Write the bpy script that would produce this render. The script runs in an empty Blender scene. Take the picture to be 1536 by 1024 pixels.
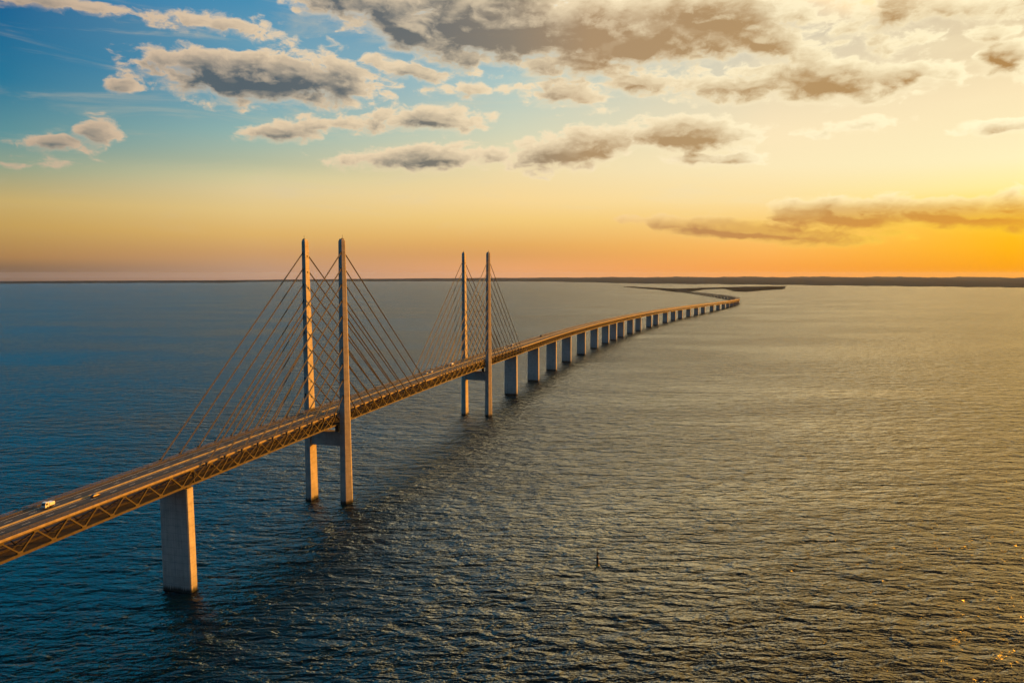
import bpy, bmesh, math, random
import numpy as np
from mathutils import Vector, Matrix
random.seed(7)
R = math.radians
sc = bpy.context.scene
C = sc.collection

# ------------------------------------------------------------------ tagging
def tag(o, label=None, cat=None, group=None, kind=None):
    if label: o['label'] = label
    if cat: o['category'] = cat
    if group: o['group'] = group
    if kind: o['kind'] = kind
    return o

def empty(name, loc, rz=0.0, parent=None):
    o = bpy.data.objects.new(name, None)
    C.objects.link(o)
    o.location = loc
    o.rotation_euler = (0, 0, rz)
    o.empty_display_size = 2
    if parent: o.parent = parent
    return o

def copy_tree(o, parent=None):
    c = o.copy()
    C.objects.link(c)
    if parent: c.parent = parent
    for ch in list(o.children):
        copy_tree(ch, c)
    return c

class MB:
    """collects boxes, beams, sweeps and lathes, then links them as one mesh"""
    def __init__(self):
        self.v = []; self.f = []; self.m = []
    def poly(self, pts, faces, slot=0):
        b = len(self.v)
        self.v += [tuple(p) for p in pts]
        for f in faces:
            self.f.append(tuple(i + b for i in f)); self.m.append(slot)
    def hexa(self, lo, hi, slot=0):
        n = len(lo)
        self.poly(list(lo) + list(hi),
                  [tuple(range(n))[::-1], tuple(range(n, 2 * n))] +
                  [(i, (i + 1) % n, (i + 1) % n + n, i + n) for i in range(n)], slot)
    def box(self, x0, x1, y0, y1, z0, z1, slot=0):
        self.hexa([(x0, y0, z0), (x1, y0, z0), (x1, y1, z0), (x0, y1, z0)],
                  [(x0, y0, z1), (x1, y0, z1), (x1, y1, z1), (x0, y1, z1)], slot)
    def beam(self, p, q, w, h, slot=0):
        p = Vector(p); q = Vector(q)
        d = (q - p).normalized()
        s = d.cross(Vector((0, 0, 1)))
        s = Vector((1, 0, 0)) if s.length < 1e-4 else s.normalized()
        u = s.cross(d).normalized()
        c = [s * (a * w / 2) + u * (b * h / 2) for a, b in ((-1, -1), (1, -1), (1, 1), (-1, 1))]
        self.hexa([p + k for k in c], [q + k for k in c], slot)
    def tube(self, p, q, r0, r1=None, n=6, slot=0):
        r1 = r0 if r1 is None else r1
        p = Vector(p); q = Vector(q)
        d = (q - p).normalized()
        s = d.cross(Vector((0, 0, 1)))
        s = Vector((1, 0, 0)) if s.length < 1e-4 else s.normalized()
        u = s.cross(d).normalized()
        ring = [s * math.cos(2 * math.pi * i / n) + u * math.sin(2 * math.pi * i / n) for i in range(n)]
        self.hexa([p + k * r0 for k in ring], [q + k * r1 for k in ring], slot)
    def sweep(self, rings, slot=0, caps=True):
        n = len(rings[0]); b = len(self.v)
        for r in rings: self.v += [tuple(p) for p in r]
        for k in range(len(rings) - 1):
            for i in range(n):
                j = (i + 1) % n
                self.f.append((b + k * n + i, b + k * n + j, b + (k + 1) * n + j, b + (k + 1) * n + i)); self.m.append(slot)
        if caps:
            self.f.append(tuple(range(b, b + n))[::-1]); self.m.append(slot)
            e = b + (len(rings) - 1) * n
            self.f.append(tuple(range(e, e + n))); self.m.append(slot)
    def build(self, name, mats, parent=None, smooth=False, bevel=0.0):
        if not isinstance(mats, (list, tuple)): mats = [mats]
        me = bpy.data.meshes.new(name)
        off = parent_off(parent)
        me.from_pydata([(x - off[0], y - off[1], z - off[2]) for x, y, z in self.v], [], self.f)
        for m in mats: me.materials.append(m)
        for p, s in zip(me.polygons, self.m):
            p.material_index = s
            p.use_smooth = smooth
        bm = bmesh.new(); bm.from_mesh(me)
        bmesh.ops.recalc_face_normals(bm, faces=bm.faces)
        bm.to_mesh(me); bm.free()
        o = bpy.data.objects.new(name, me)
        C.objects.link(o)
        if parent: o.parent = parent
        if bevel:
            b = o.modifiers.new('bevel', 'BEVEL'); b.width = bevel; b.segments = 2; b.limit_method = 'ANGLE'
        return o

OFF = {}
def parent_off(p):
    return OFF.get(p.name, (0, 0, 0)) if p else (0, 0, 0)

# ------------------------------------------------------------------ node helpers
class NT:
    def __init__(self, tree):
        self.t = tree; self.n = tree.nodes; self.l = tree.links
    def put(self, sock, val):
        if val is None: return
        if isinstance(val, bpy.types.NodeSocket): self.l.new(val, sock)
        elif isinstance(val, (tuple, list)) and len(val) == 3 and sock.type == 'RGBA': sock.default_value = (*val, 1)
        else: sock.default_value = val
    def math(self, op, a=None, b=None, c=None, clamp=False):
        n = self.n.new('ShaderNodeMath'); n.operation = op; n.use_clamp = clamp
        for i, v in enumerate((a, b, c)): self.put(n.inputs[i], v)
        return n.outputs[0]
    def vmath(self, op, a=None, b=None, scale=None):
        n = self.n.new('ShaderNodeVectorMath'); n.operation = op
        self.put(n.inputs[0], a); self.put(n.inputs[1], b)
        if scale is not None: self.put(n.inputs['Scale'], scale)
        return n.outputs['Value'] if op in ('LENGTH', 'DOT_PRODUCT', 'DISTANCE') else n.outputs['Vector']
    def comb(self, x=0., y=0., z=0.):
        n = self.n.new('ShaderNodeCombineXYZ')
        for i, v in enumerate((x, y, z)): self.put(n.inputs[i], v)
        return n.outputs[0]
    def sep(self, v):
        n = self.n.new('ShaderNodeSeparateXYZ'); self.put(n.inputs[0], v); return n.outputs
    def noise(self, vec, scale, detail=2., rough=.5, dist=0., lac=2.):
        n = self.n.new('ShaderNodeTexNoise'); n.noise_dimensions = '3D'
        self.put(n.inputs['Vector'], vec)
        for k, v in (('Scale', scale), ('Detail', detail), ('Roughness', rough), ('Distortion', dist), ('Lacunarity', lac)):
            self.put(n.inputs[k], v)
        return n.outputs['Fac']
    def rng(self, v, a, b, c=0., d=1., smooth=True):
        n = self.n.new('ShaderNodeMapRange'); n.interpolation_type = 'SMOOTHSTEP' if smooth else 'LINEAR'
        self.put(n.inputs[0], v)
        for i, k in enumerate((a, b, c, d)): self.put(n.inputs[i + 1], k)
        return n.outputs[0]
    def mix(self, f, a, b, mode='MIX'):
        n = self.n.new('ShaderNodeMix'); n.data_type = 'RGBA'; n.blend_type = mode
        self.put(n.inputs[0], f); self.put(n.inputs[6], a); self.put(n.inputs[7], b)
        return n.outputs[2]
    def ramp(self, v, stops):
        n = self.n.new('ShaderNodeValToRGB'); self.put(n.inputs[0], v)
        e = n.color_ramp.elements
        while len(e) > 1: e.remove(e[-1])
        e[0].position = stops[0][0]; e[0].color = (*stops[0][1], 1)
        for p, c in stops[1:]:
            k = e.new(p); k.color = (*c, 1)
        return n.outputs[0]
    def mapping(self, vec, loc=(0, 0, 0), rot=(0, 0, 0), scale=(1, 1, 1), typ='POINT'):
        n = self.n.new('ShaderNodeMapping'); n.vector_type = typ
        self.put(n.inputs['Vector'], vec)
        n.inputs['Location'].default_value = loc; n.inputs['Rotation'].default_value = rot; n.inputs['Scale'].default_value = scale
        return n.outputs[0]

def lin(r, g, b):
    f = lambda c: (c / 255 / 12.92) if c / 255 <= .04045 else ((c / 255 + .055) / 1.055) ** 2.4
    return (f(r), f(g), f(b))

def material(name):
    m = bpy.data.materials.new(name); m.use_nodes = True
    t = NT(m.node_tree)
    return m, t, m.node_tree.nodes['Principled BSDF']

# ------------------------------------------------------------------ camera
CAM_H = 177.3
cam = bpy.data.cameras.new('camera'); co = bpy.data.objects.new('camera', cam); C.objects.link(co)
cam.sensor_width = 36; cam.lens = 36 * 1100 / 1536
co.location = (0, 0, CAM_H)
co.rotation_euler = (R(90 - 5.298), 0, 0)
cam.clip_start = 1; cam.clip_end = 200000
sc.camera = co

# ------------------------------------------------------------------ sun
SUN_AZ, SUN_EL = 61.0, 9.0
sd = Vector((math.sin(R(SUN_AZ)) * math.cos(R(SUN_EL)), math.cos(R(SUN_AZ)) * math.cos(R(SUN_EL)), math.sin(R(SUN_EL))))
sl = bpy.data.lights.new('sun', 'SUN'); so = bpy.data.objects.new('sun', sl); C.objects.link(so)
so.rotation_euler = sd.to_track_quat('Z', 'Y').to_euler()
sl.energy = 3.6; sl.angle = R(0.6); sl.color = (1.0, .335, .012)

# ------------------------------------------------------------------ sky
CLOUDS = [(-18.47,13.70,7.49,1.55,0,1.25), (-13.09,13.73,3.60,1.54,-5,0.9), (-22.46,13.61,3.89,0.86,9,0.7), (-19.20,12.22,2.94,0.58,4,0.45), (-10.42,13.72,1.47,0.46,2,0.35), (-27.48,12.30,1.12,0.38,6,0.5), (-31.0,8.5,1.9,0.42,8,0.5), (-29.2,9.1,1.2,0.95,5,0.75), (-21.04,16.80,3.94,0.58,0,0.38), (-30.52,16.80,4.10,0.42,3,0.5), (-12.25,19.04,5.26,1.27,-18,0.8), (-7.90,17.77,6.39,1.57,-24,1.1), (-0.40,17.93,9.96,2.29,-4,1.4), (8.10,17.32,10.74,2.28,-2,1.4), (15.31,17.75,6.06,2.34,-5,1), (18.57,16.12,3.85,1.45,-17,0.8), (4.64,15.42,9.45,0.91,-5,0.7), (-7.94,14.82,2.97,0.59,-10,0.45), (-3.44,13.60,2.78,0.42,1,0.4), (-16.97,10.18,2.70,0.69,7,0.7), (-13.16,10.83,2.99,0.61,2,0.55), (-6.49,11.43,4.41,0.85,-2,0.8), (-6.52,8.63,5.64,0.88,3,0.8), (4.15,13.35,3.33,1.03,-5,0.7), (9.64,13.85,3.05,0.82,-6,0.6), (16.83,13.28,4.87,0.90,0,0.8), (22.65,13.17,5.60,1.30,-7,1.2), (27.81,12.89,3.17,0.62,-3,0.6), (4.69,9.25,4.66,1.36,11,1.15), (13.12,10.13,4.73,1.27,-4,1.1), (14.84,8.40,3.44,0.52,-2,0.7), (26.24,16.78,3.03,2.00,-8,0.55), (30.11,16.79,4.51,0.93,-9,0.55), (32.57,14.87,1.43,0.54,-9,0.7), (33.36,13.28,1.59,1.09,-23,0.9), (33.94,9.10,2.81,0.45,-2,0.7), (24.89,10.02,2.51,0.35,1,0.35), (17.5,3.15,8.2,0.75,-5,1.25), (24.29,3.92,5.34,1.29,-2,1.25), (31.0,3.8,6.2,1.0,-4,1.2), (33.83,4.46,1.95,0.63,-3,0.7), (34.09,2.89,1.41,0.34,-2,0.6), (-33.3,7.0,1.6,0.22,4,0.12),
          (2., 22.5, 11., 3.2, 4, 1.1), (17., 23.5, 8., 3., -6, .9), (-14., 24.5, 6., 2., -12, .7), (38., 19., 7., 2., 0, .8), (44., 8., 6., 1., 0, .7)]

def cloud_group():
    g = bpy.data.node_groups.new('cloud_field', 'ShaderNodeTree')
    g.interface.new_socket('Direction', in_out='INPUT', socket_type='NodeSocketVector')
    g.interface.new_socket('Density', in_out='OUTPUT', socket_type='NodeSocketFloat')
    g.interface.new_socket('Body', in_out='OUTPUT', socket_type='NodeSocketFloat')
    t = NT(g)
    gi = g.nodes.new('NodeGroupInput'); go = g.nodes.new('NodeGroupOutput')
    p = gi.outputs[0]
    # large soft warp so that no outline stays an ellipse
    wn = g.nodes.new('ShaderNodeTexNoise'); t.put(wn.inputs['Vector'], t.mapping(p, scale=(.55, .95, 1)))
    wn.inputs['Scale'].default_value = 1.; wn.inputs['Detail'].default_value = 2.
    w = t.vmath('MULTIPLY', t.vmath('SUBTRACT', wn.outputs['Color'], (.5, .5, .5)), (1.6, .7, 0))
    q = t.vmath('ADD', p, w)
    acc = None
    for (a, e, ra, re, rot, wt) in CLOUDS:
        d = t.mapping(q, loc=(a, e, 0), rot=(0, 0, R(rot)), scale=(ra * 1.12, re * 1.2, 1), typ='TEXTURE')
        k = t.math('MULTIPLY_ADD', t.vmath('LENGTH', d), -wt, wt)
        acc = k if acc is None else t.math('SMOOTH_MAX', acc, k, .12)
    n1 = t.noise(t.mapping(q, scale=(.42, .78, 1)), 1.0, 7., .60, .1)
    s = t.math('MULTIPLY_ADD', t.math('SUBTRACT', n1, .5), 1.75, t.math('MAXIMUM', acc, -1.6))
    t.l.new(s, go.inputs[0]); t.l.new(acc, go.inputs[1])
    return g

def build_world():
    w = bpy.data.worlds.new('World'); sc.world = w; w.use_nodes = True
    t = NT(w.node_tree)
    bg = w.node_tree.nodes['Background']
    tc = w.node_tree.nodes.new('ShaderNodeTexCoord')
    x, y, z = t.sep(tc.outputs['Generated'])
    az = t.math('MULTIPLY', t.math('ARCTAN2', x, y), 180 / math.pi)
    el = t.math('MULTIPLY', t.math('ARCSINE', z), 180 / math.pi)
    lo, hi = -2., 75.
    ev = t.math('DIVIDE', t.math('SUBTRACT', el, lo), hi - lo, clamp=True)
    L = lambda *st: [((e - lo) / (hi - lo), lin(*c)) for e, c in st]
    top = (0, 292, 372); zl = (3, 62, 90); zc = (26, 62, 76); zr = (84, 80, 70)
    cols = [  # stops above the view are over-bright, added to tint the water gold and blue
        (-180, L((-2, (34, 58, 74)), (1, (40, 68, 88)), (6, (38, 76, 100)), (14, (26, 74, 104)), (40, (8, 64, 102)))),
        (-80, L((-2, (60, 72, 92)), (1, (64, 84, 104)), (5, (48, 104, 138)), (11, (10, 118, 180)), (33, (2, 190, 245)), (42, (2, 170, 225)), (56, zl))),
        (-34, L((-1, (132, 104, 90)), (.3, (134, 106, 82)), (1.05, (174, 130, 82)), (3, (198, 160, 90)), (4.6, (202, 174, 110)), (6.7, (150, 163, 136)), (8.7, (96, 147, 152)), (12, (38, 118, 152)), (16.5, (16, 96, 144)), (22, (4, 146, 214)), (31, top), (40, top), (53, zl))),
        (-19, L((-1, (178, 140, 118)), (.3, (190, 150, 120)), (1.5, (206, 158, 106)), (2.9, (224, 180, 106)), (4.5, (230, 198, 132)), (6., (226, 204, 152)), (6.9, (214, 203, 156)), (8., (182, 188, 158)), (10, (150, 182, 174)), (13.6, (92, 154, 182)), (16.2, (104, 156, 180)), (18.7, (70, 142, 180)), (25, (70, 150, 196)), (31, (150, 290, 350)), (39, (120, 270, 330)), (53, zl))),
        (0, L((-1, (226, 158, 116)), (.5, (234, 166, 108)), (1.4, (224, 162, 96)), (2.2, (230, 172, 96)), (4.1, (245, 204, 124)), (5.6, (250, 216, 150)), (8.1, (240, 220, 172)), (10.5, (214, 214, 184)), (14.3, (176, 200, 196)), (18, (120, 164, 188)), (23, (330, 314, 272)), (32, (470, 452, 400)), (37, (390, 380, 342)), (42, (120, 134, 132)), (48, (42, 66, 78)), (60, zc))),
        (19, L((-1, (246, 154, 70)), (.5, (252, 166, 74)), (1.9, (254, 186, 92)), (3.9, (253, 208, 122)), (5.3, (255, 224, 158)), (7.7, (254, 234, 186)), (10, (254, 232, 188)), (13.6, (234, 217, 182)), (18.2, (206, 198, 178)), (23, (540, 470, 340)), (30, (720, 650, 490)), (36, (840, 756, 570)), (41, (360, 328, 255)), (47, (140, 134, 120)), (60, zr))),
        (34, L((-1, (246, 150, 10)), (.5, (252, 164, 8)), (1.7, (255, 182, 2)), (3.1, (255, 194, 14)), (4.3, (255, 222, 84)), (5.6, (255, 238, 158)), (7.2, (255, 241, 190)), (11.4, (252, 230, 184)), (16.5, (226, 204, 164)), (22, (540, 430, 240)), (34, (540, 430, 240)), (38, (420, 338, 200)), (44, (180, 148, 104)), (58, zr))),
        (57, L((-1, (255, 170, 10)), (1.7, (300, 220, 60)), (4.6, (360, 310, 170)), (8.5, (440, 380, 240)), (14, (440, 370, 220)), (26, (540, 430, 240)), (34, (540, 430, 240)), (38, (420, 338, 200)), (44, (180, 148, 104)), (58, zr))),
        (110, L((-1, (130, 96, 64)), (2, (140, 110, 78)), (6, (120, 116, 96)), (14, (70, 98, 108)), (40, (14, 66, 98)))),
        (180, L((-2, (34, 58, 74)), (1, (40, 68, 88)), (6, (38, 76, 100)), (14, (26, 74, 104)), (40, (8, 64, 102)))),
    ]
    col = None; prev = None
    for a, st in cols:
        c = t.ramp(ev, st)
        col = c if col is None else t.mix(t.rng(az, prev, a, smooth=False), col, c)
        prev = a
    # faint high veils, stretched along the horizon
    uv = t.comb(az, el, 0.)
    veil = t.noise(t.mapping(uv, scale=(.10, .55, 1)), 1., 6., .62, .6)
    veil = t.math('MULTIPLY', t.rng(veil, .50, .74), t.rng(el, 1.5, 7.))
    warm = t.rng(az, -30., 30., smooth=False)
    veilc = t.mix(warm, lin(206, 190, 160), lin(255, 236, 190))
    col = t.mix(t.math('MULTIPLY', veil, .38), col, veilc)
    # unseen sky overhead is brightened in the columns above, to colour the reflections
    # clouds
    g = cloud_group()
    def ev_at(off):
        n = w.node_tree.nodes.new('ShaderNodeGroup'); n.node_tree = g
        t.put(n.inputs[0], t.vmath('ADD', uv, off)); return n.outputs
    (d0, b0), (d1, b1) = ev_at((0, 0, 0)), ev_at((.38, .42, 0))
    dif = t.math('SUBTRACT', d0, d1)
    soft = t.rng(dif, -.30, .12, .58, .15)          # crisp tops, soft undersides
    alpha = t.rng(d0, -.16, soft)
    thick = t.rng(d0, -.05, .85)
    fine = t.rng(dif, .0, .55)
    big = t.rng(t.math('SUBTRACT', b0, b1), -.03, .16)
    A = lambda st: t.ramp(t.rng(az, -40., 40., smooth=False), [((a + 40) / 80, lin(*c)) for a, c in st])
    edge = A([(-34, (206, 178, 150)), (-18, (242, 214, 176)), (0, (252, 228, 188)), (18, (264, 248, 206)), (34, (270, 256, 212))])
    core = A([(-34, (96, 106, 108)), (-20, (84, 92, 98)), (-8, (104, 104, 102)), (0, (140, 124, 104)), (6, (174, 140, 98)), (20, (180, 142, 90)), (34, (172, 124, 58))])
    low = t.rng(el, 3.2, 6.4)
    core = t.mix(low, t.mix(t.rng(az, 8., 34., smooth=False), lin(178, 130, 90), lin(222, 150, 44)), core)
    edge = t.mix(low, t.mix(t.rng(az, 8., 34., smooth=False), lin(248, 200, 122), lin(255, 206, 40)), edge)
    nv = t.noise(t.mapping(uv, scale=(.35, .8, 1)), 1., 4., .55, .3)
    shade = t.math('MULTIPLY', t.math('MULTIPLY', thick, t.rng(nv, .30, .66, .80, 1.10)), t.math('SUBTRACT', 1.12, t.math('MULTIPLY_ADD', fine, .46, t.math('MULTIPLY', big, .16))), clamp=True)
    cc = t.mix(shade, edge, core)
    col = t.mix(t.math('MULTIPLY', alpha, .94), col, cc)
    # physical sky, a small share
    sk = w.node_tree.nodes.new('ShaderNodeTexSky'); sk.sky_type = 'NISHITA'; sk.sun_disc = False
    sk.sun_elevation = R(SUN_EL); sk.sun_rotation = R(SUN_AZ); sk.air_density = 1.2; sk.dust_density = 2.; sk.ozone_density = 1.5
    col = t.mix(1., t.mix(1., col, (.97, .97, .97), 'MULTIPLY'), t.mix(1., sk.outputs[0], (.004, .004, .004), 'MULTIPLY'), 'ADD')
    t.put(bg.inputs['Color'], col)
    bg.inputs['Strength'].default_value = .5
    w.cycles.sampling_method = 'MANUAL'; w.cycles.sample_map_resolution = 512
build_world()

# ------------------------------------------------------------------ materials
def concrete(name, c0, c1, streak=.5, rough=.85):
    m, t, b = material(name)
    g = m.node_tree.nodes.new('ShaderNodeNewGeometry'); p = g.outputs['Position']
    n1 = t.noise(p, .22, 5., .6)
    n2 = t.noise(t.mapping(p, scale=(1.3, 1.3, .045)), 1., 4., .65)      # vertical run-off streaks
    n3 = t.noise(p, 2.4, 4., .6)
    f = t.rng(t.math('ADD', t.math('MULTIPLY', n1, .5), t.math('ADD', t.math('MULTIPLY', n2, streak), t.math('MULTIPLY', n3, .25))), .42, .80)
    x, y, z = t.sep(p)
    joint = t.math('LESS_THAN', t.math('FRACT', t.math('DIVIDE', z, 4.2)), .035)       # casting joints
    wet = t.rng(t.math('ADD', z, t.math('MULTIPLY', n2, 5.)), 3.2, 6.2, 1., 0.)     # dark band at the waterline
    stain = t.math('MULTIPLY', t.rng(t.math('ADD', z, t.math('MULTIPLY', n2, 14.)), 12., 22., 1., 0.), .35)
    col = t.mix(f, c0, c1)
    col = t.mix(t.math('MULTIPLY', joint, .55), col, (.10, .09, .085))
    col = t.mix(stain, col, (.16, .17, .15))
    col = t.mix(wet, col, (.022, .024, .020))
    t.put(b.inputs['Base Color'], col)
    b.inputs['Roughness'].default_value = rough; b.inputs['Specular IOR Level'].default_value = .3
    bp = m.node_tree.nodes.new('ShaderNodeBump'); bp.inputs['Strength'].default_value = .25; bp.inputs['Distance'].default_value = .08
    t.put(bp.inputs['Height'], n3); t.put(b.inputs['Normal'], bp.outputs[0])
    return m

def plain(name, c, rough=.6, metal=0., var=.25, scale=.6, spec=.4):
    m, t, b = material(name)
    g = m.node_tree.nodes.new('ShaderNodeNewGeometry')
    n = t.noise(g.outputs['Position'], scale, 5., .65)
    k0 = tuple(v * (1 - var) for v in c); k1 = tuple(min(1, v * (1 + var)) for v in c)
    t.put(b.inputs['Base Color'], t.mix(t.rng(n, .3, .7), k0, k1))
    b.inputs['Roughness'].default_value = rough; b.inputs['Metallic'].default_value = metal
    b.inputs['Specular IOR Level'].default_value = spec
    return m

M = {}
M['pylon'] = concrete('pylon_concrete', (.32, .29, .255), (.52, .475, .42), .45)
M['pier'] = concrete('pier_concrete', (.33, .305, .275), (.53, .49, .44), .55)
M['asphalt'] = plain('asphalt', (.034, .032, .032), .9, 0, .35, .25)
M['shoulder'] = plain('shoulder_concrete', (.036, .031, .028), .85, 0, .3, .5)
M['edge'] = plain('edge_beam_paint', (.26, .21, .145), .6, 0, .22, .35)
M['steel'] = plain('truss_steel', (.046, .037, .027), .55, 0, .3, .5)
M['innersteel'] = plain('inner_steel', (.06, .05, .045), .7, 0, .3, .5)
M['cable'] = plain('cable_sheath', (.055, .048, .044), .5, 0, .1, .2)
M['rail'] = plain('galvanised_rail', (.065, .056, .048), .5, .2, .2, .8)
M['barrier'] = plain('median_concrete', (.22, .20, .175), .8, 0, .15, .6)
M['white'] = plain('road_paint', (.62, .60, .55), .8, 0, .2, 1.5)
M['dark'] = plain('dark_fitting', (.025, .024, .024), .6)
M['vanwhite'] = plain('white_vehicle_paint', (.82, .80, .76), .35, 0, .04, 1., .5)
M['carsilver'] = plain('silver_car_paint', (.48, .48, .48), .3, .4, .05, 1., .5)
M['cardark'] = plain('dark_car_paint', (.04, .045, .06), .3, .1, .1, 1., .5)
M['carbrown'] = plain('brown_car_paint', (.10, .055, .035), .35, .1, .08, 1., .5)
M['glass'] = plain('dark_window_glass', (.02, .025, .03), .08, 0, .1, 1., .7)
M['tyre'] = plain('tyre_rubber', (.02, .02, .02), .9)
M['lamp'] = plain('vehicle_lamp', (.7, .68, .6), .2)
M['redlamp'] = plain('tail_lamp', (.35, .03, .02), .3)
M['buoy'] = plain('dark_buoy_paint', (.018, .018, .024), .45)
M['buoyyellow'] = plain('yellow_buoy_paint', (.42, .28, .05), .5)

def wave_group():
    g = bpy.data.node_groups.new('wave_height', 'ShaderNodeTree')
    g.interface.new_socket('Point', in_out='INPUT', socket_type='NodeSocketVector')
    g.interface.new_socket('Height', in_out='OUTPUT', socket_type='NodeSocketFloat')
    t = NT(g)
    gi = g.nodes.new('NodeGroupInput'); go = g.nodes.new('NodeGroupOutput')
    p = gi.outputs[0]
    # long wind waves, crests lying roughly east-west; then chop, then ripples
    a = t.noise(t.mapping(p, rot=(0, 0, R(16)), scale=(.027, .068, 1)), 1., 2., .5, .35)
    b = t.noise(t.mapping(p, rot=(0, 0, R(4)), scale=(.085, .205, 1)), 1., 2.5, .55, .6)
    c = t.noise(t.mapping(p, rot=(0, 0, R(28)), scale=(.45, .95, 1)), 1., 2., .6, .3)
    h = t.math('ADD', t.math('MULTIPLY', a, 6.2), t.math('ADD', t.math('MULTIPLY', b, 4.0), t.math('MULTIPLY', c, .80)))
    t.l.new(h, go.inputs[0])
    return g

def water_material():
    m, t, b = material('sea_water')
    ge = m.node_tree.nodes.new('ShaderNodeNewGeometry')
    x, y, z = t.sep(ge.outputs['Position'])
    p = t.comb(x, y, 0.)
    g = wave_group()
    e = .22
    def H(off):
        n = m.node_tree.nodes.new('ShaderNodeGroup'); n.node_tree = g
        t.put(n.inputs[0], t.vmath('ADD', p, off)); return n.outputs[0]
    h0, hx, hy = H((0, 0, 0)), H((e, 0, 0)), H((0, e, 0))
    gust = t.rng(t.noise(t.mapping(p, rot=(0, 0, R(20)), scale=(.0016, .0042, 1)), 1., 4., .6, .4), .30, .70, .60, 1.30)
    sx = t.math('MULTIPLY', t.math('DIVIDE', t.math('SUBTRACT', h0, hx), e), gust)
    sy = t.math('MULTIPLY', t.math('DIVIDE', t.math('SUBTRACT', h0, hy), e), gust)
    # normals leaned south to reflect higher, bluer sky: steep fronts, long gentle backs
    sy = t.math('MINIMUM', t.math('MULTIPLY_ADD', sy, 1.6, -.19), t.math('MULTIPLY_ADD', sy, .25, -.19))
    nrm = t.vmath('NORMALIZE', t.comb(sx, sy, 1.))
    t.put(b.inputs['Normal'], nrm)
    b.inputs['Base Color'].default_value = (.0004, .009, .013, 1)
    b.inputs['Roughness'].default_value = .18
    b.inputs['IOR'].default_value = 1.333
    b.inputs['Specular IOR Level'].default_value = .5
    return m
M['water'] = water_material()

def land_material():
    m, t, b = material('far_land')
    g = m.node_tree.nodes.new('ShaderNodeNewGeometry')
    n = t.noise(t.mapping(g.outputs['Position'], scale=(.0007, .0002, 1)), 1., 5., .6)
    t.put(b.inputs['Base Color'], t.mix(t.rng(n, .35, .65), (.012, .024, .034), (.028, .040, .050)))
    b.inputs['Roughness'].default_value = 1.; b.inputs['Specular IOR Level'].default_value = 0.
    return m
M['land'] = land_material()
M['island'] = plain('island_grass', (.012, .015, .016), 1., 0, .35, .01, 0.)
M['causeway'] = plain('causeway_stone', (.016, .017, .018), .95, 0, .3, .02, 0.)

# ------------------------------------------------------------------ sea, far coast, island
def shore(azd):      # inner edge, outer edge (m) and hill height of the far coast, by bearing
    k = [(-180, 15500, 20000, 6), (-40, 15500, 20500, 6), (-26, 15300, 20500, 7), (-21, 14800, 20500, 8), (-19.5, 16400, 21000, 7), (-12, 16800, 24000, 10), (-3, 16600, 28000, 14),
         (3, 15800, 30000, 26), (6.5, 14200, 31000, 40), (10, 12700, 32000, 52), (16, 12300, 33000, 62), (22, 11700, 34000, 70), (28, 11300, 34000, 70), (36, 11000, 34000, 64), (60, 11500, 30000, 50), (100, 15500, 22000, 8), (180, 15500, 20000, 6)]
    for (a, *p), (b, *q) in zip(k, k[1:]):
        if a <= azd <= b:
            f = (azd - a) / (b - a)
            return [u + (v - u) * f for u, v in zip(p, q)]
    return k[-1][1:]

def build_sea():
    N = 720
    mb = MB()
    ring = []
    for i in range(N):
        a = -180 + 360 * i / N
        r = shore(a)[0] + 900
        ring.append((math.sin(R(a)) * r, math.cos(R(a)) * r, 0))
    mb.poly([(0, 0, 0)] + ring, [(0, 1 + (i + 1) % N, 1 + i) for i in range(N)])
    o = mb.build('water', M['water']); tag(o, kind='structure')
    mb = MB()
    rows = []
    n_r = 14
    rnd = [random.uniform(0, 6.28) for _ in range(12)]
    for i in range(N * 2 + 1):
        a = -180 + 360 * i / (N * 2)
        r0, r1, hh = shore(a)
        r0 += 160 * math.sin(a * 2.1 + 1) + 90 * math.sin(a * 5.3) + 50 * math.sin(a * 13.7 + 2)
        row = []
        for k in range(n_r):
            f = k / (n_r - 1)
            r = r0 + (r1 - r0) * f ** 1.3
            u = .5 + .22 * math.sin(a * 1.3 + k * .7 + rnd[0]) + .16 * math.sin(a * 3.7 + k * 1.9 + rnd[1]) + .12 * math.sin(a * 9.1 + k * 2.3 + rnd[2])
            z = -2. if k == 0 else 3. + (hh - 3.) * max(0., u) * min(1., f * 1.6)
            if k == n_r - 1: z = -2.
            row.append((math.sin(R(a)) * r, math.cos(R(a)) * r, z))
        rows.append(row)
    v = [p for r in rows for p in r]
    f = []
    for i in range(len(rows) - 1):
        for k in range(n_r - 1):
            f.append((i * n_r + k, (i + 1) * n_r + k, (i + 1) * n_r + k + 1, i * n_r + k + 1))
    mb.poly(v, f)
    o = mb.build('terrain', M['land'], smooth=True); tag(o, kind='structure')
build_sea()

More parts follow.
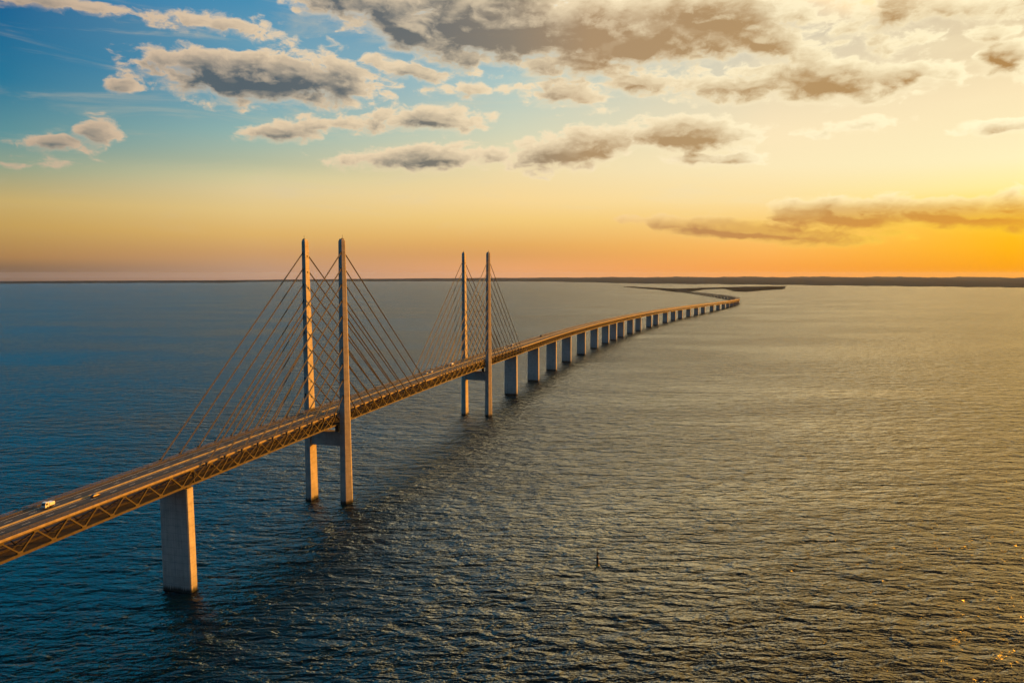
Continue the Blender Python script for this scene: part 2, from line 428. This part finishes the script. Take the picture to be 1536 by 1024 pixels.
def build_island():
    pts = [(1514, 9819), (1604, 9722), (1812, 8611), (1885, 8390), (2300, 8900), (2679, 9351), (3088, 9674), (3778, 10071), (3300, 8900), (3052, 8249), (2574, 7608), (2269, 7085), (2210, 7300), (2299, 7728), (2441, 8462), (2148, 8112), (1835, 7435), (1700, 7000), (1560, 6980), (1560, 7500), (1590, 7900), (1500, 9090)]
    mb = MB()
    n = len(pts)
    out = []
    for i in range(n):
        a = Vector(pts[i]); b = Vector(pts[(i + 1) % n])
        for j in range(5):
            p = a.lerp(b, j / 5)
            s = 22
            out.append((p.x + random.uniform(-s, s), p.y + random.uniform(-s, s)))
    bm = bmesh.new()
    vs = [bm.verts.new((x, y, -1.5)) for x, y in out]
    fc = bm.faces.new(vs)
    r = bmesh.ops.inset_region(bm, faces=[fc], thickness=26, depth=0)
    for v in bm.verts: pass
    top = set(v for f in bm.faces if len(f.verts) == len(out) for v in f.verts)
    for v in top: v.co.z = 3.2 + random.uniform(-.8, 1.4)
    bmesh.ops.triangulate(bm, faces=[f for f in bm.faces if len(f.verts) > 4])
    bmesh.ops.recalc_face_normals(bm, faces=bm.faces)
    me = bpy.data.meshes.new('island'); bm.to_mesh(me); bm.free()
    me.materials.append(M['island'])
    o = bpy.data.objects.new('island', me); C.objects.link(o); tag(o, kind='structure')
build_island()

# ------------------------------------------------------------------ bridge axis
KN = [(-130, -326, 70.8), (399, -187, 71.4), (562, -143.5, 71.6), (911, -44.5, 71.0), (1067, -1.5, 69.2), (1337, 72, 65.4), (1733, 195, 59.9), (2163, 349, 54.2), (2658, 556, 48.4),
      (3143, 790, 42.6), (3704, 1068, 35.6), (4000, 1206, 31.8), (4300, 1322, 28.8), (4650, 1416, 26.6), (5094, 1484, 24.4), (5713, 1542, 21.0), (6680, 1605, 13.6), (7260, 1628, 8.6)]
def spline(t, x):
    t = np.array(t, float); x = np.array(x, float); n = len(t)
    h = np.diff(t); A = np.eye(n); b = np.zeros(n)
    for i in range(1, n - 1):
        A[i, i - 1] = h[i - 1]; A[i, i] = 2 * (h[i - 1] + h[i]); A[i, i + 1] = h[i]
        b[i] = 6 * ((x[i + 1] - x[i]) / h[i] - (x[i] - x[i - 1]) / h[i - 1])
    m = np.linalg.solve(A, b)
    def f(u):
        i = np.clip(np.searchsorted(t, u) - 1, 0, n - 2)
        d = u - t[i]; H = h[i]
        return x[i] + d * ((x[i + 1] - x[i]) / H - H * (2 * m[i] + m[i + 1]) / 6) + d * d * m[i] / 2 + d ** 3 * (m[i + 1] - m[i]) / (6 * H)
    return f
fx = spline([k[0] for k in KN], [k[1] for k in KN]); fz = spline([k[0] for k in KN], [k[2] for k in KN])
YY = np.arange(-130, 7260.1, 1.0)
XX = fx(YY); ZZ = fz(YY)
SS = np.concatenate([[0], np.cumsum(np.hypot(np.diff(XX), np.diff(YY)))])
S0 = np.interp(562, YY, SS); SS = SS - S0
S_END = SS[-1]; S_BEG = SS[0]
def s_of_y(y): return float(np.interp(y, YY, SS))
def axis(s):
    y = float(np.interp(s, SS, YY)); x = float(fx(y)); z = float(fz(y))
    y2 = y + 1.; hd = math.atan2(float(fx(y2)) - float(fx(y - 1)), 2.)
    return x, y, z, hd
def P(s, off, dz):
    x, y, z, hd = axis(s)
    return (x + off * math.cos(hd), y - off * math.sin(hd), z + dz)
def stations(a, b, near, far):
    out = []; s = a
    while s < b:
        out.append(s); s += near if s < 900 else far
    out.append(b); return out

S_P2 = s_of_y(911)
bx, by, bz, bh = axis(0)
bridge = empty('bridge', (bx, by, 0)); OFF['bridge'] = (bx, by, 0)
tag(bridge, 'long cable-stayed bridge on concrete piers with four tall free-standing pylon legs, curving across the sea', 'bridge')

def sub(o): OFF[o.name] = (bx, by, 0); return o

TD = 9.9            # truss depth, road level to underside
HW = 12.5           # half deck width
TO = 11.7           # truss plane offset
# ---- road deck
st = stations(S_BEG, S_END, 8., 24.)
mb = MB()
mb.sweep([[P(s, -9.6, -.55), P(s, 9.6, -.55), P(s, 9.6, 0), P(s, -9.6, 0)] for s in st], 0)
for sg in (-1, 1):
    mb.sweep([[P(s, sg * 9.6, -.50), P(s, sg * HW, -.50), P(s, sg * HW, .16), P(s, sg * 9.6, .16)] for s in st], 1)
deck = sub(mb.build('road_deck', [M['asphalt'], M['shoulder']], bridge))
mk = MB()
for sg in (-1, 1):
    for o_ in (1.25, 8.3):
        mk.sweep([[P(s, sg * o_ - .10, .006), P(s, sg * o_ + .10, .006), P(s, sg * o_ + .10, .010), P(s, sg * o_ - .10, .010)] for s in st])
    s = S_BEG + 4
    while s < 1300:
        mk.sweep([[P(q, sg * 4.75 - .09, .006), P(q, sg * 4.75 + .09, .006), P(q, sg * 4.75 + .09, .010), P(q, sg * 4.75 - .09, .010)] for q in (s, s + 4)])
        s += 12
sub(mk.build('lane_marking', M['white'], deck))
mb = MB()
mb.sweep([[P(s, -.22, .004), P(s, .22, .004), P(s, .08, .75), P(s, -.08, .75)] for s in st])
sub(mb.build('median_barrier', M['barrier'], deck))
for sg in (-1, 1):
    mb = MB()
    for z in (.55, .95, 1.35):
        mb.sweep([[P(s, sg * 12.25 - .06, z - .06), P(s, sg * 12.25 + .06, z - .06), P(s, sg * 12.25 + .06, z + .06), P(s, sg * 12.25 - .06, z + .06)] for s in st])
    s = S_BEG + 1
    while s < S_END:
        mb.beam(P(s, sg * 12.25, .16), P(s, sg * 12.25, 1.42), .14, .14); s += 4. if s < 500 else 8. if s < 1500 else 24.
    for z in (.62, .82):
        mb.sweep([[P(s, sg * 9.75 - .05, z - .08), P(s, sg * 9.75 + .05, z - .08), P(s, sg * 9.75 + .05, z + .08), P(s, sg * 9.75 - .05, z + .08)] for s in st])
    s = S_BEG + 2
    while s < 1500:
        mb.beam(P(s, sg * 9.75, .16), P(s, sg * 9.75, .9), .12, .12); s += 4. if s < 500 else 8.
    sub(mb.build('guard_rail', M['rail'], deck))
# ---- side trusses with edge girder on top
PAN = 16.2
def side_truss(sg):
    mb = MB()
    E = sg * HW
    # edge girder (painted fascia) just outside the slab
    mb.sweep([[P(s, E + sg * .004, -.95), P(s, E + sg * .30, -.95), P(s, E + sg * .30, .12), P(s, E + sg * .004, .12)] for s in st], 1)
    # top chord, bottom chord
    mb.sweep([[P(s, sg * (TO - .45), -1.75), P(s, sg * (TO + .45), -1.75), P(s, sg * (TO + .45), -.56), P(s, sg * (TO - .45), -.56)] for s in st], 0)
    mb.sweep([[P(s, sg * (TO - .5), -TD), P(s, sg * (TO + .6), -TD), P(s, sg * (TO + .6), -TD + 1.15), P(s, sg * (TO - .5), -TD + 1.15)] for s in st], 0)
    k0 = int(S_BEG // PAN)
    k = k0
    while (k + 1) * PAN < S_END:
        s0 = k * PAN
        if s0 > S_BEG:
            bot0 = P(s0, sg * TO, -TD + 1.1); top = P(s0 + PAN / 2, sg * TO, -1.7); bot1 = P(s0 + PAN, sg * TO, -TD + 1.1)
            mb.beam(bot0, top, .62, .62, 0); mb.beam(top, bot1, .62, .62, 0)
            if s0 < 1500:
                mb.beam(P(s0 - 1.3, sg * (TO + .05), -TD + 1.5), P(s0 + 1.3, sg * (TO + .05), -TD + 1.5), .7, 1.3, 0)
                mb.beam(P(s0 + PAN / 2 - 1.2, sg * (TO + .05), -2.05), P(s0 + PAN / 2 + 1.2, sg * (TO + .05), -2.05), .7, .9, 0)
        k += 1
    return sub(mb.build('side_truss', [M['steel'], M['edge']], bridge))
for sg in (-1, 1): side_truss(sg)
# ---- railway deck between the bottom chords and cross frames under the road
mb = MB()
mb.sweep([[P(s, -(TO - .55), -TD + .25), P(s, TO - .55, -TD + .25), P(s, TO - .55, -TD + .75), P(s, -(TO - .55), -TD + .75)] for s in st])
raild = sub(mb.build('railway_deck', M['innersteel'], bridge))
mb = MB()
for o_ in (-3.3, -1.9, 1.9, 3.3):
    mb.sweep([[P(s, o_ - .05, -TD + .754), P(s, o_ + .05, -TD + .754), P(s, o_ + .05, -TD + .93), P(s, o_ - .05, -TD + .93)] for s in st])
sub(mb.build('railway_track', M['rail'], raild))
mb = MB()
s = math.ceil(S_BEG / (PAN / 2)) * PAN / 2 + PAN / 2
while s < 2200:
    mb.beam(P(s, -(TO - .5), -1.2), P(s, TO - .5, -1.2), .5, 1.2)
    if abs((s / PAN) % 1 - .5) < .1:
        mb.beam(P(s, -(TO - .5), -1.9), P(s, 0, -TD + .9), .35, .35); mb.beam(P(s, TO - .5, -1.9), P(s, 0, -TD + .9), .35, .35)
    s += PAN / 2
sub(mb.build('cross_bracing', M['innersteel'], bridge))

# ---- pylons
def pylon(s, label):
    x, y, z, hd = axis(s)
    root = empty('pylon', (x - bx, y - by, 0), -hd, bridge)
    root['label'] = label
    H = 203.5
    def section(t, sg, ins=0.):      # pentagon, nose outward; t = height fraction
        a = 7.6 + (4.2 - 7.6) * t - ins; b = 10.6 + (5.0 - 10.6) * t - ins
        c = 16.4 + (16.2 - 16.4) * t
        n = a * .36
        pts = [(c - a / 2, -b / 2), (c + a / 2 - n, -b / 2), (c + a / 2, -b * .06), (c + a / 2, b * .06), (c + a / 2 - n, b / 2), (c - a / 2, b / 2)]
        return [(sg * px, py) for px, py in pts]
    for sg in (-1, 1):
        mb = MB()
        hs = [-3., 0., 4.]
        hs += [4 + (197.5 - 4) * i / 30 for i in range(1, 31)]
        rings = [[(px, py, h) for px, py in section(max(0, h) / H, sg)] for h in hs]
        rings.append([(px, py, 201.2) for px, py in section(.985, sg)])
        rings.append([(px, py, 203.2) for px, py in section(1., sg, 1.3)])
        mb.sweep(rings, 0)
        # cable anchor pockets, small dark recess plates on the faces that look along the bridge and inward
        for i in range(1, 11):
            za = 72 + 12.07 * i
            sec = section(za / H, sg)
            cx = sg * 16.2; b = max(p[1] for p in sec)
            for q in (-1, 1):
                y0, y1 = sorted((q * (b - .15), q * (b + .12)))
                mb.box(cx - .55, cx + .55, y0, y1, za - 1.0, za + .9, 1)
            xi = sec[0][0]
            x0, x1 = sorted((xi + sg * .2, xi - sg * .14))
            mb.box(x0, x1, -.8, .8, za - 3.2, za - 1.7, 1)
        # aircraft light mast on the tip
        mb.tube((sg * 16.2, 0, 202.9), (sg * 16.2, 0, 206.2), .16, .1, 6, 1)
        mb.box(sg * 16.2 - .7, sg * 16.2 + .7, -.7, .7, 203.0, 203.7, 1)
        o = mb.build('pylon_leg', [M['pylon'], M['dark']], root)
        o['label'] = 'left leg' if sg < 0 else 'right leg'
    mb = MB()
    n = 12.85
    prof = [(-n, 44.6), (n, 44.6), (n, 55.6), (-n, 55.6)]
    mb.hexa([(px, -3.2, pz) for px, pz in prof], [(px, 3.2, pz) for px, pz in prof])
    mb.build('crossbeam', M['pylon'], root, bevel=.15)
    for q in (-8.6, 8.6):
        mb = MB()
        mb.box(q - 1.3, q + 1.3, -1.6, 1.6, 55.604, z - TD - .02)
        mb.build('bearing', M['dark'], root)
    return root
pylon(0, 'nearer pylon of two concrete legs')
pylon(S_P2, 'farther pylon of two concrete legs')

# ---- stay cables and their outriggers
COFF = 15.2
for sp in (0, S_P2):
    for sg in (-1, 1):
        for q in (-1, 1):
            for i in range(1, 11):
                d = PAN * i
                foot = Vector(P(sp + q * d, sg * COFF, .3))
                x, y, z, hd = axis(sp)
                lx = x + sg * 16.2 * math.cos(hd); ly = y - sg * 16.2 * math.sin(hd)
                za = 72 + 12.07 * i
                b = (10.6 + (5.0 - 10.6) * za / 203.5) / 2
                head = Vector((lx + q * b * math.sin(hd), ly + q * b * math.cos(hd), za))
                mb = MB()
                for dz in (-.42, .42):
                    a = foot + Vector((0, 0, dz)); e = head + Vector((0, 0, dz))
                    mb.tube(a, e, .24, .24, 6)
                sub(mb.build('stay_cable', M['cable'], bridge))
                # outrigger: bracket at deck level and a strut down to the bottom chord, in line with the cable
                mb = MB()
                low = P(sp + q * (d + 11.2), sg * (TO + .4), -TD + 1.0)
                mb.beam(P(sp + q * d, sg * (TO + .5), -.9), P(sp + q * d, sg * (COFF + .5), -.35), .8, .9)
                mb.beam(foot, low, .55, .75)
                mb.box(foot.x - .55, foot.x + .55, foot.y - .55, foot.y + .55, foot.z - .9, foot.z + .9)
                sub(mb.build('outrigger', M['steel'], bridge))

# ---- piers
PY = [262, 399, 1067, 1204, 1339, 1465, 1601, 1733, 1857, 1950, 2043, 2164, 2273, 2423, 2520, 2658, 2776, 2883, 3012, 3143, 3264, 3437, 3575, 3704]
PS = [s_of_y(y) for y in PY]
while PS[-1] + 132 < S_END - 60: PS.append(PS[-1] + 132)
for i, s in enumerate(PS):
    x, y, z, hd = axis(s)
    top = z - TD - 2.3
    root_loc = (x - bx, y - by, 0)
    w, l = (18.4, 5.6) if i > 1 else (18.4, 5.8)
    if i > 6: w = 17.6
    mb = MB()
    ch = .5
    def ring(k, h, w=w, l=l):
        a = w / 2 * k; b = l / 2 * k
        return [(-a + ch, -b, h), (a - ch, -b, h), (a, -b + ch, h), (a, b - ch, h), (a - ch, b, h), (-a + ch, b, h), (-a, b - ch, h), (-a, -b + ch, h)]
    mb.sweep([ring(1.02, -3.), ring(1.02, 0.), ring(.985, top)], 0)
    pier = mb.build('pier', M['pier'])
    pier.parent = bridge
    pier.location = root_loc; pier.rotation_euler = (0, 0, -hd)
    for q in (-w * .40, w * .40):
        mb = MB()
        mb.box(q - 1.1, q + 1.1, -1.5, 1.5, top + .004, z - TD - .01)
        mb.build('bearing', M['dark'], pier)
    mb = MB()                      # pale rounded hump of the pier head seen under the truss
    n = 10
    prof = [(-w * .18, top + .004)] + [(w * .18 * -math.cos(math.pi * k / n), top + .1 + 1.7 * math.sin(math.pi * k / n)) for k in range(n + 1)] + [(w * .18, top + .004)]
    mb.hexa([(a, -2.4, b) for a, b in prof], [(a, 2.4, b) for a, b in prof])
    mb.build('pier_head', M['pier'], pier)
    if s < 1200 and s > 0 or i == 1:
        for q in (-1, 1):
            mb = MB()
            mb.beam(P(s, q * TO, -TD + 1.1), P(s, q * TO, -1.7), .8, .8)
            sub(mb.build('truss_post', M['steel'], bridge))

# ---- lamp posts and signs on the far edge
for s in [980, 1045, 1110, 1180, 1250, 1320, 1400, 1480, 1560, 1650]:
    mb = MB()
    mb.tube(P(s, -11, .16), P(s, -11, 10.5), .16, .09, 6)
    mb.beam(P(s, -11, 10.4), P(s, -8.6, 10.8), .14, .14)
    mb.beam(P(s, -9.2, 10.75), P(s, -7.9, 10.9), .4, .18)
    sub(mb.build('lamp_post', M['dark'], bridge))

# ---- causeway road beyond the bridge end
mb = MB()
ex, ey, ez, eh = axis(S_END - 2)
pts = [(ex, ey), (1636, 7600), (1625, 8000), (1590, 8600), (1535, 9300), (1490, 9700)]
rings = []
for i, (a, b) in enumerate(pts):
    z = [ez - .6, 6.2, 5.2, 5., 5., 5.][i]
    rings.append([(a - 30, b, .5), (a + 30, b, .5), (a + 12, b, z), (a - 12, b, z)])
mb.sweep(rings)
tag(mb.build('road', M['causeway']), kind='structure')

# ------------------------------------------------------------------ vehicles
def wheels(root, xs, w, r):
    for x in xs:
        for sg in (-1, 1):
            mb = MB()
            mb.tube((sg * (w / 2 - .28), x, r), (sg * w / 2, x, r), r, r, 14)
            mb.tube((sg * w / 2, x, r), (sg * (w / 2 + .02), x, r), r * .55, r * .5, 10, 1)
            mb.build('wheel', [M['tyre'], M['rail']], root)

def truck(name, label, s, off, dirn, paint, length=8.6, cat='truck'):
    x, y, z = P(s, off, 0.0)
    hd = axis(s)[3]
    root = empty(name, (x, y, z + .012), -hd + (math.pi if dirn < 0 else 0))
    tag(root, label, cat, 'vehicles on the bridge')
    L = length; w = 2.5
    mb = MB(); mb.box(-w / 2, w / 2, -L / 2, L / 2 - 2.3, 1.0, 1.0 + .27 * L); mb.build('cargo_box', paint, root, bevel=.08)
    mb = MB()
    prof = [(L / 2 - 2.1, .55), (L / 2 - .05, .55), (L / 2, 1.3), (L / 2 - .35, 2.75), (L / 2 - .7, 2.95), (L / 2 - 2.1, 2.95)]
    mb.hexa([(-w / 2 + .1, a, b) for a, b in prof], [(w / 2 - .1, a, b) for a, b in prof]); cab = mb.build('cab', paint, root, bevel=.06)
    mb = MB()
    mb.poly([(-w / 2 + .25, L / 2 + .0, 1.5), (w / 2 - .25, L / 2 + .0, 1.5), (w / 2 - .3, L / 2 - .28, 2.6), (-w / 2 + .3, L / 2 - .28, 2.6),
             (-w / 2 + .25, L / 2 - .1, 1.5), (w / 2 - .25, L / 2 - .1, 1.5), (w / 2 - .3, L / 2 - .38, 2.6), (-w / 2 + .3, L / 2 - .38, 2.6)],
            [(0, 1, 2, 3), (7, 6, 5, 4), (0, 4, 5, 1), (1, 5, 6, 2), (2, 6, 7, 3), (3, 7, 4, 0)])
    mb.build('windscreen', M['glass'], cab)
    for sg in (-1, 1):
        mb = MB(); x0, x1 = sorted((sg * (w / 2 - .13), sg * (w / 2 - .085))); mb.box(x0, x1, L / 2 - 1.5, L / 2 - .55, 1.65, 2.5); mb.build('side_window', M['glass'], cab)
        mb = MB(); mb.box(sg * .85 - .2, sg * .85 + .2, L / 2 - .06, L / 2 + .03, .75, 1.0); mb.build('headlight', M['lamp'], cab)
    mb = MB(); mb.box(-w / 2 + .25, w / 2 - .25, -L / 2 + .1, L / 2 - .2, .5, .995); mb.build('chassis', M['dark'], root)
    wheels(root, (-L / 2 + 1.7, L / 2 - 1.3), w - .1, .48)
    return root

def car(label, s, off, dirn, paint):
    x, y, z = P(s, off, 0.0)
    hd = axis(s)[3]
    root = empty('car', (x, y, z + .012), -hd + (math.pi if dirn < 0 else 0))
    tag(root, label, 'car', 'vehicles on the bridge')
    w = 1.85; L = 4.5
    mb = MB()
    secs = [(-2.25, .45, .85, .80), (-2.1, .32, .98, .88), (-1.1, .28, 1.0, .925), (.9, .28, .98, .925), (1.7, .3, .86, .9), (2.15, .34, .74, .82), (2.25, .42, .62, .74)]
    mb.sweep([[(-h, a, lo), (h, a, lo), (h, a, (lo + hi) / 2 + .08), (h * .9, a, hi), (-h * .9, a, hi), (-h, a, (lo + hi) / 2 + .08)] for a, lo, hi, h in secs])
    body = mb.build('body', paint, root, smooth=False, bevel=.03)
    mb = MB()
    mb.hexa([(-.83, -1.9, .96), (.83, -1.9, .96), (.83, 1.1, .94), (-.83, 1.1, .94)], [(-.64, -1.35, 1.44), (.64, -1.35, 1.44), (.64, .25, 1.46), (-.64, .25, 1.46)])
    mb.build('window', M['glass'], body)
    mb = MB(); mb.box(-.63, .63, -1.34, .24, 1.445, 1.50); mb.build('roof', paint, body, bevel=.02)
    for sg in (-1, 1):
        mb = MB(); mb.box(sg * .62 - .16, sg * .62 + .16, 2.14, 2.24, .55, .68); mb.build('headlight', M['lamp'], body)
        mb = MB(); mb.box(sg * .66 - .15, sg * .66 + .15, -2.26, -2.18, .66, .8); mb.build('tail_light', M['redlamp'], body)
    wheels(root, (-1.35, 1.4), w, .33)
    return root

truck('box_truck', 'white box truck at the left end of the bridge deck, the vehicle nearest the camera', -246, -4.6, -1, M['vanwhite'], 5.2)
car('small dark brown car right of the median, just beyond the white box truck', -227, 3.0, 1, M['carbrown'])
truck('van', 'white delivery van on the far carriageway just short of the farther pylon', 288, -5.2, -1, M['vanwhite'], 6.6, 'van')
car('silver car midway between the pylons, nearer of two following each other', 214, -5.2, -1, M['carsilver'])
car('pale car midway between the pylons, farther of two following each other', 227, -5.0, -1, M['vanwhite'])
car('pale car just past the farther pylon, level with the first pier behind it', 506, -5.2, -1, M['vanwhite'])
truck('van', 'white van past the farther pylon between its first and second piers', 553, -5.2, -1, M['vanwhite'], 6.6, 'van')
truck('lorry', 'dark lorry on the approach spans beyond the farther pylon', 753, -6.4, -1, M['cardark'], 9.5, 'truck')

# ------------------------------------------------------------------ marks in the water
def spar(loc):
    root = empty('spar_buoy', loc)
    tag(root, 'dark spar buoy standing alone in open water right of the pylons', 'buoy')
    mb = MB(); mb.tube((0, 0, -1.5), (0, 0, 5.2), .78, .68, 12); mb.tube((0, 0, 5.2), (0, 0, 6.2), .68, .3, 12); mb.build('float_body', M['buoy'], root)
    mb = MB(); mb.tube((0, 0, 6.0), (0, 0, 11.6), .30, .2, 8); mb.build('pole', M['buoy'], root)
    mb = MB(); mb.box(.1, 1.0, -.08, .08, 7.2, 8.4); mb.box(.1, .7, -.08, .08, 4.2, 5.0); mb.build('radar_reflector', M['buoy'], root)
    mb = MB(); mb.tube((0, 0, -.3), (0, 0, .9), 1.15, .9, 14); mb.build('collar', M['buoyyellow'], root)
    root.rotation_euler = (R(1.5), R(-2), R(-8))
spar((52.2, 432.7, 0))

def marker(loc):
    root = empty('marker_buoy', loc)
    tag(root, 'tiny white marker buoy in blue water left of the bridge deck', 'buoy')
    mb = MB(); mb.tube((0, 0, -.4), (0, 0, .8), .75, .75, 12); mb.tube((0, 0, .8), (0, 0, 1.9), .7, .15, 12); mb.build('float_body', M['vanwhite'], root)
    mb = MB(); mb.tube((0, 0, 1.8), (0, 0, 3.2), .12, .10, 6); mb.box(-.3, .3, -.3, .3, 2.7, 3.2); mb.build('top_mark', M['vanwhite'], root)
marker((-323., 604., 0))

# ------------------------------------------------------------------ haze
HAZE = True
if HAZE:
    mb = MB(); mb.box(-36000, 36000, -21000, 36000, -6, 212)
    m = bpy.data.materials.new('haze_air'); m.use_nodes = True
    t = NT(m.node_tree); m.node_tree.nodes.remove(m.node_tree.nodes['Principled BSDF'])
    v = m.node_tree.nodes.new('ShaderNodeVolumePrincipled')
    v.inputs['Color'].default_value = (.58, .70, .95, 1); v.inputs['Density'].default_value = 0.7e-5; v.inputs['Anisotropy'].default_value = .3
    t.l.new(v.outputs[0], m.node_tree.nodes['Material Output'].inputs['Volume'])
    tag(mb.build('haze', m), kind='stuff')

# ------------------------------------------------------------------ render settings
sc.view_settings.view_transform = 'Standard'; sc.view_settings.look = 'None'; sc.view_settings.exposure = 1.0; sc.view_settings.gamma = 1
sc.cycles.use_denoising = True; sc.cycles.denoiser = 'OPENIMAGEDENOISE'
sc.cycles.max_bounces = 5; sc.cycles.diffuse_bounces = 2; sc.cycles.glossy_bounces = 3; sc.cycles.volume_bounces = 0
sc.cycles.sample_clamp_indirect = 4; sc.cycles.sample_clamp_direct = 8
sc.render.film_transparent = False
